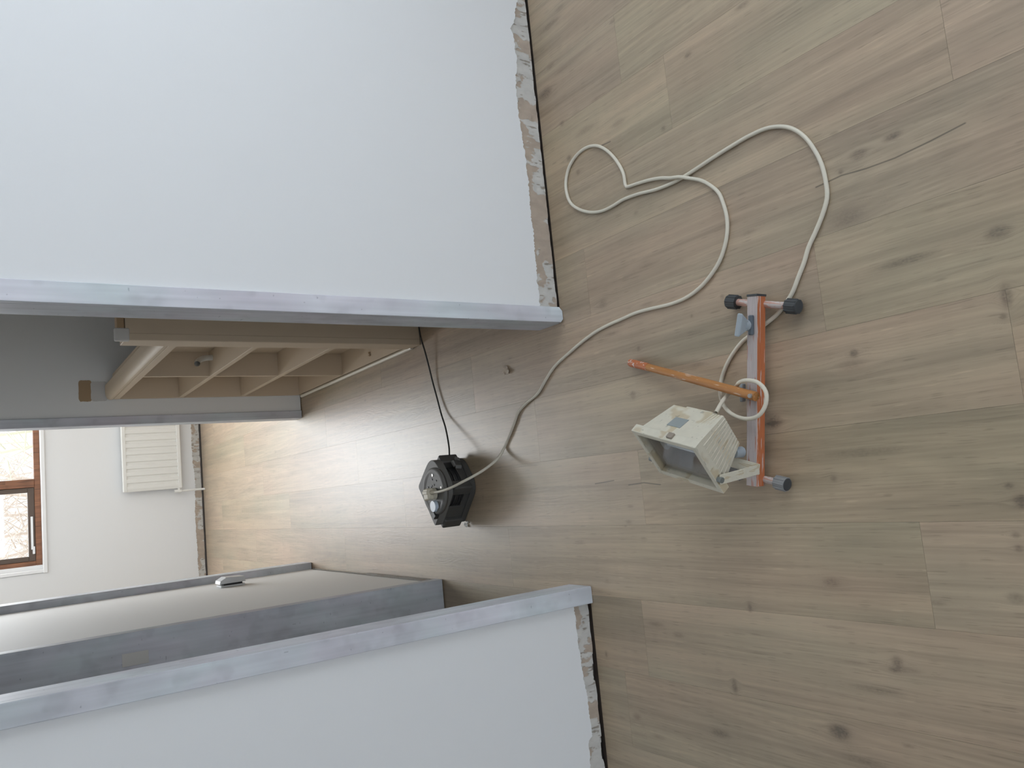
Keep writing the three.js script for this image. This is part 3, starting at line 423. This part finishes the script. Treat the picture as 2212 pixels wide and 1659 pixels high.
  const wing = (c, turn, big) => { const g = rbx(-0.020 * big, 0.020 * big, -0.003, 0.022 * big, -0.0075, 0.0075, 0.004); const p = g.attributes.position; for (let i = 0; i < p.count; i++) { const f = clamp(p.getY(i) / (0.022 * big)); p.setX(i, p.getX(i) * (0.45 + 0.75 * f)); } g.computeVertexNormals(); g.rotateY(turn); g.translate(c.x, c.y, c.z); const h = rod(V(c.x, c.y - 0.008, c.z), V(c.x, c.y + 0.006, c.z), 0.011 * big, 0.009 * big, 16); return [g, h]; };
  part(t, 'wing_knob', [...wing(V(0.288, 0.061, -1.155), -0.35, 1.15)], blueGrey, 'pale blue grey wing knob');
  part(t, 'knob_base', frame(rbx(-0.022, 0.022, 0, 0.008, -0.006, 0.006, 0.003), V(0.287, 0.0485, -1.147), ax, up, side), mat([0.10, 0.12, 0.14], 0.6), 'dark blue grey knob base');
  part(t, 'clamp_nut', [rod(V(0.142, 0.018, -1.190), V(0.146, 0.018, -1.222), 0.009, 0.009, 12), frame(rbx(-0.021, 0.021, -0.007, 0.007, -0.004, 0.004, 0.003), V(0.146, 0.018, -1.222), ax, up, side)], blueGrey, 'blue grey clamp nut behind the bar');
  // lamp head: u along its width, v up its face, n out of the glass
  const tilt = 44 * D2R, u = V(-0.287, 0, 0.958), w = V(0.958, 0, 0.287), v = w.clone().multiplyScalar(Math.cos(tilt)).add(V(0, Math.sin(tilt), 0)), n = new THREE.Vector3().crossVectors(u, v);
  const O = V(0.006, 0.181, -1.294), W = 0.196, Hh = 0.150, DEP = 0.116, bw = W * 0.76, bh = Hh * 0.60, inside = (g) => frame(g, O, u, v, n);
  const frustum = (w0, h0, z0, w1, h1, z1, back, inward) => { const c = [[-1, -1], [1, -1], [1, 1], [-1, 1]], f = c.map(([a, b]) => [a * w0 / 2, b * h0 / 2, z0]), k = c.map(([a, b]) => [a * w1 / 2, b * h1 / 2, z1]), p = []; const quad = (a, b, d, e) => (inward ? p.push(...a, ...d, ...b, ...a, ...e, ...d) : p.push(...a, ...b, ...d, ...a, ...d, ...e)); for (let i = 0; i < 4; i++) { const j = (i + 1) % 4; quad(f[j], f[i], k[i], k[j]); } if (back) quad(k[0], k[3], k[2], k[1]); const g = new THREE.BufferGeometry(); g.setAttribute('position', new THREE.Float32BufferAttribute(p, 3)); g.setAttribute('uv', new THREE.Float32BufferAttribute(new Float32Array(p.length / 3 * 2), 2)); g.computeVertexNormals(); return metric(g, 4); };
  const head = part(t, 'housing', inside(join([frustum(W - 0.016, Hh - 0.014, -0.012, bw, bh, -DEP, true, false), frustum(W - 0.022, Hh - 0.020, -0.012, bw - 0.006, bh - 0.006, -DEP + 0.003, true, true)])), enamel, 'cream tapered lamp housing');
  { const s = new THREE.Shape(); const r = (a, b, p) => { p.moveTo(-a / 2, -b / 2); p.lineTo(a / 2, -b / 2); p.lineTo(a / 2, b / 2); p.lineTo(-a / 2, b / 2); p.closePath(); }; r(W, Hh, s); const h = new THREE.Path(); r(W - 0.026, Hh - 0.026, h); s.holes.push(h); const g = new THREE.ExtrudeGeometry(s, { depth: 0.018, bevelEnabled: true, bevelThickness: 0.002, bevelSize: 0.002, bevelOffset: -0.002, bevelSegments: 2 }); g.translate(0, 0, -0.018); part(t, 'front_frame', inside(metric(g, 4)), enamel, 'cream front frame'); }
  part(head, 'reflector', inside(join([frustum(W - 0.030, Hh - 0.030, -0.014, W * 0.66, Hh * 0.46, -0.088, true, true)])), mat([0.44, 0.39, 0.34], 0.42, { metalness: 0.6, side: THREE.DoubleSide }), 'dull metal reflector');
  part(head, 'lamp_tube', inside(rod(V(-0.058, 0, -0.038), V(0.058, 0, -0.038), 0.005, 0.005, 12)), mat([0.75, 0.75, 0.75], 0.2), 'halogen tube');
  for (const s of [-1, 1]) part(head, 'lamp_holder', inside(rbx(s * 0.063 - 0.007, s * 0.063 + 0.007, -0.012, 0.012, -0.06, -0.028, 0.002)), mat([0.5, 0.48, 0.45], 0.6));
  part(t, 'front_glass', inside(bx(-W / 2 + 0.012, W / 2 - 0.012, -Hh / 2 + 0.012, Hh / 2 - 0.012, -0.013, -0.010)), glass);
  for (let k = 0; k < 9; k++) { // cooling fins on the near end, running from the frame to the back
    const f = (k - 4) / 4.6, y0 = f * (Hh - 0.03) / 2, y1 = f * (bh - 0.006) / 2, x0 = (W - 0.016) / 2 + 0.0005, x1 = bw / 2 + 0.0005; part(head, 'cooling_fin', inside(rod(V(x0, y0, -0.014), V(x1, y1, -DEP + 0.001), 0.0017, 0.0017, 6)), enamel);
    if (k > 4) { const xs = (W - 0.05) / 2 * (0.55 + 0.1 * (k - 4)), xe = bw / 2 * (0.55 + 0.1 * (k - 4)); part(head, 'cooling_fin', inside(rod(V(xs - 0.01, (Hh - 0.014) / 2 - 0.010, -0.05), V(xe, bh / 2 + 0.0005, -DEP + 0.001), 0.0016, 0.0016, 6)), enamel); }
  }
  part(head, 'terminal_box', inside(rbx(-0.052, 0.03, -0.012, 0.034, -DEP - 0.014, -DEP + 0.002, 0.005)), enamel, 'cream terminal box');
  { // rating label on the upper side
    const a = (Hh - 0.014) / 2, b = bh / 2, th = Math.atan2(a - b, DEP - 0.012), g = rbx(-0.020, 0.020, 0, 0.0012, -0.016, 0.016, 0.0004); g.rotateX(-th); g.translate(-0.012, (a + b) / 2 + 0.0006, -0.062); part(head, 'rating_label', inside(g), mat([0.33, 0.37, 0.37], 0.35, { metalness: 0.2 }), 'blank grey rating label'); }
  part(head, 'frame_clip', inside(join([rbx(0.010, 0.026, Hh / 2 - 0.003, Hh / 2 + 0.005, -0.018, -0.004, 0.001)])), mat([0.30, 0.25, 0.2], 0.6), 'rusty frame clip');
  // U bracket from the pivots down to the bar
  const strip = (p, q, wd, th, across) => { const d = q.clone().sub(p), l = d.length(), e = d.normalize(), a = across.clone().normalize(), c = new THREE.Vector3().crossVectors(e, a).normalize(); return frame(rbx(-l / 2 - th / 2, l / 2 + th / 2, -wd / 2, wd / 2, -th / 2, th / 2, 0.0006), p.clone().add(q).multiplyScalar(0.5), e, new THREE.Vector3().crossVectors(c, e), c); };
  const piv = (s) => O.clone().addScaledVector(u, s * (W / 2 + 0.006)).addScaledVector(v, -0.034).addScaledVector(n, -0.006), foot = (s) => V(-0.0, 0.0505, -1.212).addScaledVector(u, s * (W / 2 + 0.006)).add(V(0.0, 0, -0.066));
  const e1 = piv(-1), e2 = piv(1), f1 = foot(-1), f2 = foot(1);
  part(t, 'bracket', [strip(e1, f1, 0.022, 0.0025, w), strip(f1, f2, 0.024, 0.0025, w), strip(e2, f2, 0.022, 0.0025, w)], enamel, 'cream U bracket');
  for (const s of [-1, 1]) part(t, 'pivot_screw', rod(piv(s).addScaledVector(u, -s * 0.012), piv(s).addScaledVector(u, s * 0.006), 0.0065, 0.0065, 14), mat([0.25, 0.27, 0.26], 0.5, { metalness: 0.5 }), 'grey pivot screw');
  part(t, 'clamp_knob', [rod(V(0.012, 0.048, -1.222), V(0.012, 0.074, -1.222), 0.013, 0.012, 10)], blueGrey, 'blue grey clamp knob');
}

// ------------------------------------------------------------------ crumbs of plaster on the floor
{
  const chip = (label, x, z, r, n, m, s, y0 = 0) => {
    seed = s; const t = thing('plaster_chip', label, 'debris', [x, y0, z]); const gs = [];
    for (let k = 0; k < n; k++) { const g = new THREE.IcosahedronGeometry(r * (0.35 + 0.5 * rnd()), 1), p = g.attributes.position; for (let i = 0; i < p.count; i++) { const q = 0.7 + 0.6 * vn(p.getX(i) * 300 + k, p.getY(i) * 300 + p.getZ(i) * 170, s); p.setXYZ(i, p.getX(i) * q, p.getY(i) * q * 0.7, p.getZ(i) * q); } g.computeVertexNormals(); g.computeBoundingBox(); g.translate(x + (rnd() - 0.5) * r * 2, y0 - g.boundingBox.min.y, z + (rnd() - 0.5) * r * 2); gs.push(g); }
    part(t, 'crumbs', gs, m);
  };
  chip('small beige clump of plaster crumbs on the boards before the doorway', 0.362, -2.191, 0.010, 8, mat([0.60, 0.50, 0.40], 0.95), 5);
  chip('white plaster crumb beside the cable reel', -0.142, -2.535, 0.008, 3, mat([0.75, 0.72, 0.67], 0.95), 6);
  chip('brown wood chip on the bottom shelf board', 0.600, -3.21, 0.006, 4, brownBare, 7, 0.016);
}

scene.traverse((o) => { if (o.isMesh) shadowed(o); });
renderer.render(scene, camera);
